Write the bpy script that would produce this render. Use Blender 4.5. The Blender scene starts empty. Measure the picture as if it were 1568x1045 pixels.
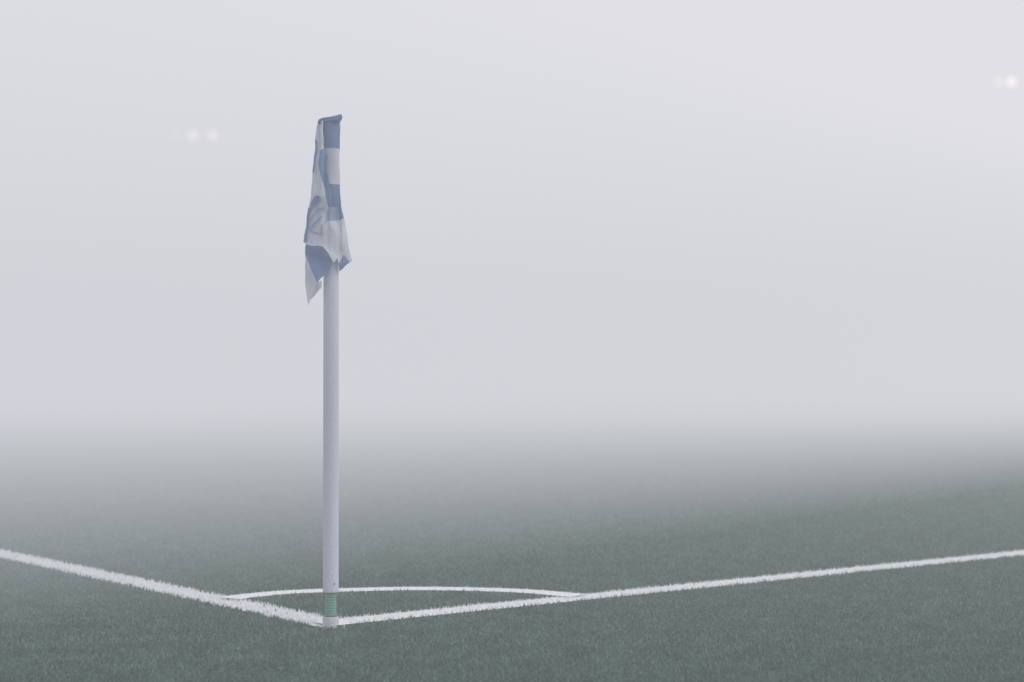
import bpy, bmesh, math, random
import numpy as np
from mathutils import Vector
from mathutils.geometry import tessellate_polygon
rng=np.random.default_rng(7); random.seed(3)
sc=bpy.context.scene
sc.view_settings.view_transform='Standard'
try: sc.view_settings.look='None'
except Exception: pass
sc.view_settings.exposure=0

# ------------------------------------------------------------ helpers
def link(o,parent=None):
    sc.collection.objects.link(o)
    if parent: o.parent=parent
    return o
def empty(name,loc=(0,0,0)):
    e=bpy.data.objects.new(name,None); e.empty_display_size=.1; link(e); e.location=loc; return e
def newmat(name):
    m=bpy.data.materials.new(name); m.use_nodes=True
    m.node_tree.nodes.clear(); return m,m.node_tree.nodes,m.node_tree.links
def surf(name,c1,c2,scale,rough=.8,bump=0,bscale=200,trans=0,detail=3,coord='Object',spec=.3,simple=False,lo=.32,hi=.68,grain=0):
    m,n,l=newmat(name)
    out=n.new('ShaderNodeOutputMaterial')
    if simple: b=n.new('ShaderNodeBsdfDiffuse'); bc=b.inputs['Color']
    else:
        b=n.new('ShaderNodeBsdfPrincipled'); bc=b.inputs['Base Color']
        b.inputs['Roughness'].default_value=rough
        b.inputs['Specular IOR Level'].default_value=spec
    if coord=='World':
        g=n.new('ShaderNodeNewGeometry'); co=g.outputs['Position']
    else:
        g=n.new('ShaderNodeTexCoord'); co=g.outputs['Object']
    t=n.new('ShaderNodeTexNoise'); t.inputs['Scale'].default_value=scale; t.inputs['Detail'].default_value=detail
    l.new(co,t.inputs['Vector'])
    fac=t.outputs['Fac']
    if grain:
        t3=n.new('ShaderNodeTexNoise'); t3.inputs['Scale'].default_value=grain; t3.inputs['Detail'].default_value=1
        l.new(co,t3.inputs['Vector'])
        mm=n.new('ShaderNodeMath'); mm.operation='MULTIPLY_ADD'; mm.inputs[1].default_value=2.0; mm.inputs[2].default_value=-1.0
        l.new(t3.outputs['Fac'],mm.inputs[0])
        ad=n.new('ShaderNodeMath'); ad.operation='ADD'; l.new(mm.outputs[0],ad.inputs[0]); l.new(fac,ad.inputs[1]); fac=ad.outputs[0]
    r=n.new('ShaderNodeValToRGB'); r.color_ramp.elements[0].position=lo; r.color_ramp.elements[1].position=hi
    r.color_ramp.elements[0].color=(*c1,1); r.color_ramp.elements[1].color=(*c2,1)
    l.new(fac,r.inputs['Fac']); l.new(r.outputs['Color'],bc)
    if bump:
        t2=n.new('ShaderNodeTexNoise'); t2.inputs['Scale'].default_value=bscale; l.new(co,t2.inputs['Vector'])
        bp=n.new('ShaderNodeBump'); bp.inputs['Strength'].default_value=bump; bp.inputs['Distance'].default_value=.002
        l.new(t2.outputs['Fac'],bp.inputs['Height']); l.new(bp.outputs['Normal'],b.inputs['Normal'])
    if trans:
        tr=n.new('ShaderNodeBsdfTranslucent'); l.new(r.outputs['Color'],tr.inputs['Color'])
        mx=n.new('ShaderNodeMixShader'); mx.inputs[0].default_value=trans
        l.new(b.outputs[0],mx.inputs[1]); l.new(tr.outputs[0],mx.inputs[2]); l.new(mx.outputs[0],out.inputs['Surface'])
    else: l.new(b.outputs[0],out.inputs['Surface'])
    return m
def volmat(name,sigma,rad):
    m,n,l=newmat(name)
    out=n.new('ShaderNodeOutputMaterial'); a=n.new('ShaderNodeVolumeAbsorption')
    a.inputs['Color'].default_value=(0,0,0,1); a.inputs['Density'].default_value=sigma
    e=n.new('ShaderNodeEmission'); e.inputs['Color'].default_value=(*rad,1); e.inputs['Strength'].default_value=sigma  # emission added to the fog in place of multiple scattering
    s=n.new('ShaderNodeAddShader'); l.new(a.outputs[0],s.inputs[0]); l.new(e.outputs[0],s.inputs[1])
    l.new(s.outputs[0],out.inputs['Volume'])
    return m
def mesh_obj(name,verts,faces,mat,parent=None,smooth=False):
    me=bpy.data.meshes.new(name); me.from_pydata(verts,[],faces); me.update()
    for m in (mat if isinstance(mat,(list,tuple)) else [mat]): me.materials.append(m)
    if smooth: me.polygons.foreach_set('use_smooth',[True]*len(me.polygons))
    return link(bpy.data.objects.new(name,me),parent)
def prism(name,poly,z0,z1,mat,parent=None):
    n=len(poly); v=[(x,y,z0) for x,y in poly]+[(x,y,z1) for x,y in poly]
    f=[tuple(range(n))[::-1],tuple(range(n,2*n))]+[(i,(i+1)%n,n+(i+1)%n,n+i) for i in range(n)]
    return mesh_obj(name,v,f,mat,parent)
def lathe(name,prof,mat,parent,loc=(0,0,0),seg=48,smooth=True):
    v=[];f=[]
    for r,z in prof:
        for i in range(seg):
            a=2*math.pi*i/seg; v.append((r*math.cos(a),r*math.sin(a),z))
    for k in range(len(prof)-1):
        for i in range(seg):
            j=(i+1)%seg; f.append((k*seg+i,k*seg+j,(k+1)*seg+j,(k+1)*seg+i))
    f.append(tuple(range(seg))[::-1]); f.append(tuple((len(prof)-1)*seg+i for i in range(seg)))
    o=mesh_obj(name,v,f,mat,parent,smooth); o.location=loc
    if smooth:
        md=o.modifiers.new('es','EDGE_SPLIT'); md.split_angle=math.radians(35)
    return o

# ------------------------------------------------------------ world, sun
w=bpy.data.worlds.new("World"); sc.world=w; w.use_nodes=True
nt=w.node_tree; bg=nt.nodes['Background']
sky=nt.nodes.new('ShaderNodeTexSky'); sky.sky_type='NISHITA'; sky.sun_disc=False
EL,AZ=math.radians(52),math.radians(100)
sky.sun_elevation=EL; sky.sun_rotation=AZ
nt.links.new(sky.outputs[0],bg.inputs[0]); bg.inputs[1].default_value=.12
sd=bpy.data.lights.new('sun','SUN'); sd.energy=4; sd.angle=math.radians(50); sd.color=(1,.97,.93)
so=link(bpy.data.objects.new('sun',sd))
d=Vector((math.sin(AZ)*math.cos(EL),math.cos(AZ)*math.cos(EL),math.sin(EL)))
so.rotation_euler=d.to_track_quat('Z','Y').to_euler(); so.location=(5,3,9)

# ------------------------------------------------------------ fog (absorbing volumes that also glow, standing in for scattered light)
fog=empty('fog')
prism('fog_layer',[(-300,-300),(300,-300),(300,300),(-300,300)],-1.0,28.0,volmat('fog_air_glow',.03,(.75,.75,.785)),fog)
# denser ground fog rolling in behind the flag
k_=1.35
prism('fog_ground_bank',[(-80,5.0+k_*(-80+1.5)),(80,5.0+k_*(80+1.5)),(80,280),(-80,280)],-.9,2.2,volmat('fog_bank_glow',.10,(.578,.602,.648)),fog)

# ------------------------------------------------------------ ground
ground_m=surf('turf_base',(.022,.048,.038),(.05,.10,.08),60,.95,.6,300,coord='World')
mesh_obj('ground',[(-250,-250,0),(250,-250,0),(250,250,0),(-250,250,0)],[(0,1,2,3)],ground_m)
grass_m=surf('grass_blade',(.026,.095,.070),(.165,.31,.26),9,coord='World',trans=.3,detail=3,simple=True,grain=110,lo=.2,hi=.9)
white_m=surf('painted_blade',(.74,.75,.76),(.92,.92,.93),150,coord='World',trans=.25,simple=True)
paint_m=surf('line_paint',(.70,.71,.72),(.85,.85,.86),160,.9,.6,300,coord='World')

C=np.array([-.530,5.378])
uL=np.array([-1.513,1.966]); uL/=np.linalg.norm(uL)
uR=np.array([2.588,1.992]); uR/=np.linalg.norm(uR)
arc=np.array([(-.905,5.91),(-.8667,5.965),(-.7413,6.066),(-.5528,6.127),(-.3156,6.165),(-.0959,6.138),(.0562,6.088),(.1728,6.010),(.215,5.975)])
def crom(P,n=10):
    out=[]
    Q=np.vstack([2*P[0]-P[1],P,2*P[-1]-P[-2]])
    for i in range(1,len(Q)-2):
        for k in range(n):
            t=k/n; a,b,c,d_=Q[i-1],Q[i],Q[i+1],Q[i+2]
            out.append(.5*((2*b)+(-a+c)*t+(2*a-5*b+4*c-d_)*t*t+(-a+3*b-3*c+d_)*t**3))
    out.append(P[-1]); return np.array(out)
arcs=crom(arc)
def strip(P,hw):
    P=np.asarray(P); T=np.gradient(P,axis=0); T/=np.linalg.norm(T,axis=1)[:,None]
    N=np.stack([-T[:,1],T[:,0]],1)
    return P+N*hw,P-N*hw
def strip_obj(name,P,hw,z):
    a,b=strip(P,hw); n=len(a)
    v=[(*p,z) for p in a]+[(*p,z) for p in b]
    return mesh_obj(name,v,[(i,i+1,n+i+1,n+i) for i in range(n-1)],paint_m)
HWL,HWR,HWA=.060,.057,.047
lineL=np.array([C+uL*t for t in np.linspace(-.03,60,40)])
lineR=np.array([C+uR*t for t in np.linspace(-.03,90,60)])
o_goal=strip_obj('goal_line',lineL,HWL*.97,.004)
o_touch=strip_obj('touch_line',lineR,HWR*.97,.008)
o_arc=strip_obj('corner_arc',arcs,HWA*.97,.012)

def seg_dist(P,A,u):
    r=P-A; t=r@u; s=r[:,0]*u[1]-r[:,1]*u[0]
    return np.where(t>-.04,np.abs(s),9.)
def poly_dist(P,L):
    dm=np.full(len(P),9.)
    for i in range(len(L)-1):
        a=L[i];b=L[i+1];ab=b-a; t=np.clip(((P-a)@ab)/(ab@ab),0,1)
        dm=np.minimum(dm,np.linalg.norm(P-(a+t[:,None]*ab),axis=1))
    return dm
def sample(y0,y1,dens):
    W=lambda y:.29*y+1.0
    hw=W(y1); n=int(dens*(y1-y0)*2*hw)
    P=np.stack([rng.uniform(-hw,hw,n),rng.uniform(y0,y1,n)],1)
    P=P[np.abs(P[:,0])<W(P[:,1])]
    return P[np.hypot(P[:,0]+.526,P[:,1]-5.344)>.026]
def blades(P,h,wd,low):
    n=len(P)
    a=rng.uniform(0,2*np.pi,n); la=rng.uniform(0,2*np.pi,n)
    near=np.hypot(P[:,0]+.526,P[:,1]-5.32)<.07
    h=h*rng.uniform(.6,1.3,n)*np.where(near,.55,1)*np.where(low,.75,1)
    lean=h*rng.uniform(.2,1.0,n)*np.where(near|low,.6,1); wd=wd*rng.uniform(.7,1.3,n)
    wx,wy=np.cos(a)*wd/2,np.sin(a)*wd/2; lx,ly=np.cos(la)*lean,np.sin(la)*lean
    V=np.zeros((n,5,3))
    V[:,0]=np.stack([P[:,0]-wx,P[:,1]-wy,np.zeros(n)],1)
    V[:,1]=np.stack([P[:,0]+wx,P[:,1]+wy,np.zeros(n)],1)
    V[:,2]=np.stack([P[:,0]+wx*.9+lx*.35,P[:,1]+wy*.9+ly*.35,h*.65],1)
    V[:,3]=np.stack([P[:,0]-wx*.9+lx*.35,P[:,1]-wy*.9+ly*.35,h*.65],1)
    V[:,4]=np.stack([P[:,0]+lx,P[:,1]+ly,h],1)
    return V
def blade_mesh(name,V,mat,parent=None):
    n=len(V); me=bpy.data.meshes.new(name)
    me.vertices.add(n*5); me.vertices.foreach_set('co',V.reshape(-1).astype(np.float32))
    b=(np.arange(n)*5)[:,None]
    loops=(b+np.array([[0,1,2,3,3,2,4]])).reshape(-1).astype(np.int32)
    me.loops.add(n*7); me.loops.foreach_set('vertex_index',loops)
    me.polygons.add(n*2)
    ls=((np.arange(n)*7)[:,None]+np.array([[0,4]])).reshape(-1).astype(np.int32)
    me.polygons.foreach_set('loop_start',ls)
    me.polygons.foreach_set('loop_total',np.tile([4,3],n).astype(np.int32))
    me.update(calc_edges=True); me.materials.append(mat)
    return link(bpy.data.objects.new(name,me),parent)
G=[];WL=[];WR=[];WA=[]
for y0,y1,dens,h,wd in [(3.4,5,10000,.019,.0035),(5,7.3,10000,.019,.0035),(7.3,10,5000,.019,.005),(10,15,2000,.02,.008),(15,22,700,.02,.014)]:
  for ps in (0,1):
    P=sample(y0,y1,dens); n=len(P)
    j=rng.normal(0,.003,n)+.002*np.sin(P[:,0]*37+P[:,1]*23)*np.sin(P[:,0]*71-P[:,1]*53)
    dL=seg_dist(P,C,uL)+j; dR=seg_dist(P,C,uR)+j; dA=np.full(n,9.)
    k=(P[:,1]<6.4)&(P[:,1]>5.7)&(np.abs(P[:,0])<1.1)
    dA[k]=poly_dist(P[k],arcs); dA+=j
    miss=rng.random(n)<.015
    mL=(dL<HWL)&~miss; mR=(dR<HWR)&~mL&~miss; mA=(dA<HWA)&~mL&~mR&~miss
    low=(dL<HWL+.025)|(dR<HWR+.025)|(dA<HWA+.025)
    V=blades(P,h,wd,low)
    if ps==0: G.append(V[~(mL|mR|mA)])
    WL.append(V[mL]); WR.append(V[mR]); WA.append(V[mA])
blade_mesh('grass',np.concatenate(G),grass_m)
blade_mesh('goal_line_blades',np.concatenate(WL),white_m,o_goal)
blade_mesh('touch_line_blades',np.concatenate(WR),white_m,o_touch)
blade_mesh('corner_arc_blades',np.concatenate(WA),white_m,o_arc)

# ------------------------------------------------------------ corner flag
PX,PY=-.526,5.344
flag=empty('corner_flag',(PX,PY,0))
pole_m=surf('pole_plastic',(.54,.56,.67),(.68,.70,.80),420,.5,.3,500,detail=2)
collar_m=surf('collar_plastic',(.52,.54,.62),(.64,.66,.73),200,.5,.2,300)
green_m=surf('green_rubber',(.10,.33,.25),(.14,.40,.31),80,.5)
dark_m=surf('dark_metal',(.10,.11,.12),(.2,.2,.22),80,.4)
lathe('base_collar',[(.0225,-.02),(.0235,.002),(.0235,.026),(.0225,.030),(.018,.032)],collar_m,flag)
pr=[(.0150,.028)]
for i in range(9):
    z=.032+i*.0078; pr+=[(.0150,z),(.0166,z+.0015),(.0166,z+.005),(.0150,z+.0065)]
pr.append((.015,.106)); lathe('flexible_joint',pr,green_m,flag,seg=32)
lathe('joint_ring',[(.0155,.028),(.0205,.0325),(.0205,.036),(.0155,.0375)],dark_m,flag)
lathe('joint_cap',[(.017,.0985),(.0195,.1005),(.0195,.104),(.017,.105)],dark_m,flag)
lathe('pole',[(.0200,.1025),(.0232,.1025),(.0234,.106),(.0232,.112),(.0228,.114),(.0226,.60),(.0222,1.0),(.0215,1.470),(.018,1.476)],pole_m,flag)
sv=lathe('pole_screw',[(.0022,-.001),(.0022,.0012),(.0012,.0018)],dark_m,flag,(.012,-.0198,.128),seg=12)
sv.rotation_euler=(math.radians(90),0,math.radians(31))

blue_m=surf('blue_fabric',(.19,.295,.51),(.23,.34,.57),25,.75,.3,900,trans=.3)
whitef_m=surf('white_fabric',(.74,.76,.83),(.83,.85,.92),25,.75,.3,900,trans=.35)
pale_m=surf('pale_blue_fabric',(.36,.46,.64),(.41,.51,.69),25,.75,.3,900,trans=.35)
MATS=[blue_m,whitef_m,pale_m]; U=1/526.8
def ripple(x,z):
    # pleats fan down from the top hoist corner
    zz=max(.05,1.50-z); a=(x+.02)/(zz**.5+.15)
    return .008*abs(math.sin(a*75+1.0))+.003*math.sin(a*160+z*9)+.002*math.sin(z*75+x*60)-.005
def warp(x,z):
    return .0010*math.sin(z*55+1)+.0005*math.sin(z*131+x*90)
def warpz(x,z):
    return .0012*math.sin(x*170+z*12)
def patch(V,F,M,pts,mi,off,N=14):
    P=[Vector(((p[0]-507)*U,-(p[2]+off)/100,(960-p[1])*U)) for p in pts]
    tris=tessellate_polygon([[Vector((p.x,p.z,0)) for p in P]])
    for t in tris:
        a,b,c=[P[i] for i in t]; idx={}
        for i in range(N+1):
            for k in range(N+1-i):
                q=a+(b-a)*(i/N)+(c-a)*(k/N)
                idx[i,k]=len(V); V.append((q.x+warp(q.x,q.z),q.y+ripple(q.x,q.z),q.z+warpz(q.x,q.z)))
        for i in range(N):
            for k in range(N-i):
                F.append((idx[i,k],idx[i+1,k],idx[i,k+1])); M.append(mi)
                if i+k<N-1:
                    F.append((idx[i+1,k],idx[i+1,k+1],idx[i,k+1])); M.append(mi)
def cloth(name,patches):
    V=[];F=[];M=[]
    for pts,mi,off in patches: patch(V,F,M,pts,mi,off)
    o=mesh_obj(name,V,F,MATS,flag,True)
    o.data.polygons.foreach_set('material_index',M)
    bm=bmesh.new(); bm.from_mesh(o.data)
    bmesh.ops.remove_doubles(bm,verts=bm.verts,dist=.0002)
    bmesh.ops.recalc_face_normals(bm,faces=bm.faces)
    bm.to_mesh(o.data); bm.free()
    return o
B,Wt,Pb=0,1,2
cloth('flag_cloth',[
 ([(487,188,1.0),(496,187,2.9),(497,229,3.1),(490,232,3.3),(484,250,2.2),(483,215,1.0)],Wt,0),
 ([(490,232,3.3),(497,229,3.1),(501,240,3.6),(502,262,3.8),(507,290,3.9),(511,318,3.8),(505,320,4.2),(500,300,4.4),(495,275,4.2),(490,256,3.6)],B,0),
 ([(484,250,2.2),(490,232,3.3),(490,256,3.6),(495,275,4.2),(500,300,4.4),(505,320,4.2),(498,345,4.6),(498,379,4.8),(470,376,3.0),(467,372,2.2),(474,320,2.0),(480,266,1.6)],Wt,0),
 ([(470,376,3.0),(498,379,4.8),(504,386,4.6),(512,405,4.0),(489,434,4.2),(476,410,3.6),(469,392,2.6)],B,0),
 ([(469,392,2.6),(476,410,3.6),(489,434,4.2),(495,431,3.6),(494,442,3.2),(482,455,3.0),(477,460,2.6),(473,469,2.2),(468,425,2.0)],Wt,0),
 ([(505,320,4.2),(511,318,3.8),(520,318,3.0),(521,337,3.0),(503,342,4.5),(498,345,4.6)],Pb,0),
 ([(498,345,4.6),(503,342,4.5),(521,337,3.0),(522,370,3.1),(519,395,3.2),(512,405,4.0),(504,386,4.6),(498,379,4.8)],Wt,0),
])
cloth('flag_edge_checks',[
 ([(484,215,1.4),(487,216,1.9),(486,238,2.4),(482.5,266,2.2),(480,266,1.7)],B,.45),
 ([(473.5,318,2.0),(476.5,320,2.2),(471,374,3.0),(466,372,2.3)],B,.45),
])
cloth('flag_crest_print',[
 ([(479,309,3.1),(483,303,3.4),(488,301,3.7),(493,304,4.1),(492,309,4.1),(488,315,3.9),(482,321,3.4),(476,329,2.9),(476.5,322,2.9),(478,316,3)],B,.35),
 ([(476,336,3),(490,320,4),(500,319,4.4),(499,322,4.4),(491,324,4),(477,340,3)],Pb,.4),
 ([(474,352,3),(495,331,4.3),(496,333.5,4.3),(477,353.5,3.1)],Pb,.4),
 ([(474,352,3),(492,360,4.2),(494,345,4.3),(495.5,345,4.3),(494,363,4.3),(474,355,3)],Pb,.4),
])
cloth('flag_fly_fold',[
 ([(519,292,1.5),(521,300,1.2),(527,335,.8),(520,338,1.6)],B,0),
 ([(520,338,1.6),(527,335,.8),(533,370,.6),(539,400,.2),(536,402,.4),(527,391,1.4),(521,375,2.2)],Wt,0),
 ([(520,338,1.6),(521,375,2.2),(527,391,1.4),(519,404,2.6),(517,380,2.8)],Wt,0),
 ([(536,402,.4),(520,416,1.8),(519,404,2.6),(527,391,1.4)],B,0),
])
cloth('flag_back_layer',[
 ([(488,190,-1.2),(517,190,-2.6),(517,250,-3.4),(500,250,-4.0),(483,250,-1.4)],B,0),
 ([(483,250,-1.4),(500,250,-4.0),(517,250,-3.4),(519,310,-3.8),(502,320,-4.6),(476,325,-1.6)],Wt,0),
 ([(476,325,-1.6),(502,320,-4.6),(519,310,-3.8),(526,360,-3.0),(530,385,-2.0),(505,380,-4.8),(472,370,-1.8)],B,0),
 ([(472,370,-1.8),(505,380,-4.8),(530,385,-2.0),(519,408,-2.6),(490,425,-3.6),(473,438,-1.0)],Wt,0),
])
# sleeve over the pole
seg=40; rows=[184,190,200,210,220,228,228.01,240,250,262,272,283,283.01,295,305,318,328,338,338.01,350,362,375,388,398,407]
v=[];f=[];mi=[]
for k,y in enumerate(rows):
    for i in range(seg):
        a=2*math.pi*i/seg; z=(960-y)*U
        r=.0246+.0010*math.sin(3*a+z*40)+.0006*math.sin(5*a-z*90)
        zz=z+(.010*math.cos(a+.6) if k==len(rows)-1 else 0)
        v.append((r*math.cos(a),r*math.sin(a),zz))
for k in range(len(rows)-1):
    ym=(rows[k]+rows[k+1])/2
    m=0 if ym<228 or 283<ym<338 else 1
    for i in range(seg):
        j=(i+1)%seg; f.append((k*seg+i,(k+1)*seg+i,(k+1)*seg+j,k*seg+j)); mi.append(m)
o=mesh_obj('flag_sleeve',v,f,MATS,flag,True); o.data.polygons.foreach_set('material_index',mi)
pts=[(486.5,189),(489,184),(495,181.5),(506,180),(517,177.5),(524,175.5),(523,180),(520,185),(519,188),(497,188),(490,190)]
bm=bmesh.new()
fr=[bm.verts.new(((x-507)*U,-.026+.0008*math.sin(x),(960-y)*U)) for x,y in pts]
bk=[bm.verts.new(((x-507)*U*.95,.025,(960-y)*U-.001)) for x,y in pts]
bm.faces.new(fr); bm.faces.new(bk[::-1]); n=len(pts)
for i in range(n): bm.faces.new((fr[i],fr[(i+1)%n],bk[(i+1)%n],bk[i]))
bmesh.ops.recalc_face_normals(bm,faces=bm.faces)
me=bpy.data.meshes.new('flag_top_fold'); bm.to_mesh(me); bm.free(); me.materials.append(blue_m)
o=link(bpy.data.objects.new('flag_top_fold',me),flag)
bv=o.modifiers.new('b','BEVEL'); bv.width=.003; bv.segments=3

# ------------------------------------------------------------ floodlights
steel_m=surf('galvanised_steel',(.6,.6,.62),(.7,.7,.72),5,.5)
def lampmat(name,s):
    m,n,l=newmat(name); o=n.new('ShaderNodeOutputMaterial'); e=n.new('ShaderNodeEmission')
    e.inputs[0].default_value=(1,.76,.66,1); e.inputs[1].default_value=s; l.new(e.outputs[0],o.inputs[0])
    try: m.cycles.emission_sampling='NONE'
    except Exception: pass
    return m
def floodlight(loc,lamps,H):
    e=empty('floodlight',loc)
    lathe('mast',[(.16,0),(.15,.3),(.08,H-.6),(.08,H-.55)],steel_m,e,seg=20)
    prism('crossarm',[(-2.2,-.05),(2.2,-.05),(2.2,.05),(-2.2,.05)],H-.54,H-.44,steel_m,e)
    for i,(x,s) in enumerate(lamps):
        h=lathe('lamp_housing_%d'%(i+1),[(.12,-.34),(.28,-.18),(.36,0),(.36,.02)],steel_m,e,(x,0,H),seg=20)
        h.rotation_euler=(math.radians(90),0,0)
        g=lathe('lamp_glass_%d'%(i+1),[(.34,.022),(.28,.04),(.08,.05)],lampmat('lamp_glow_%d'%(i+1),s),e,(x,0,H),seg=20)
        g.rotation_euler=(math.radians(90),0,0)
    return e
Y=120; ys=Y/2815
floodlight((-474*ys,Y,0),[(-42*ys,2),(-15*ys,8.5),(15*ys,8.5),(44*ys,1)],.765+350*ys)
f2=floodlight((758*ys,Y,0),[(-32*ys,1),(-12*ys,3.5),(8*ys,9.5),(30*ys,1)],.765+432*ys); f2.name='floodlight.001'

# ------------------------------------------------------------ camera
cd=bpy.data.cameras.new('camera'); cam=link(bpy.data.objects.new('camera',cd)); sc.camera=cam
cd.sensor_width=36; cd.lens=36*2815/1568; cd.clip_end=1500; cd.clip_start=.05
cam.location=(0,0,.765); cam.rotation_euler=(math.radians(90+.702),0,0)
cd.dof.use_dof=True; cd.dof.focus_distance=5.33; cd.dof.aperture_fstop=2.6
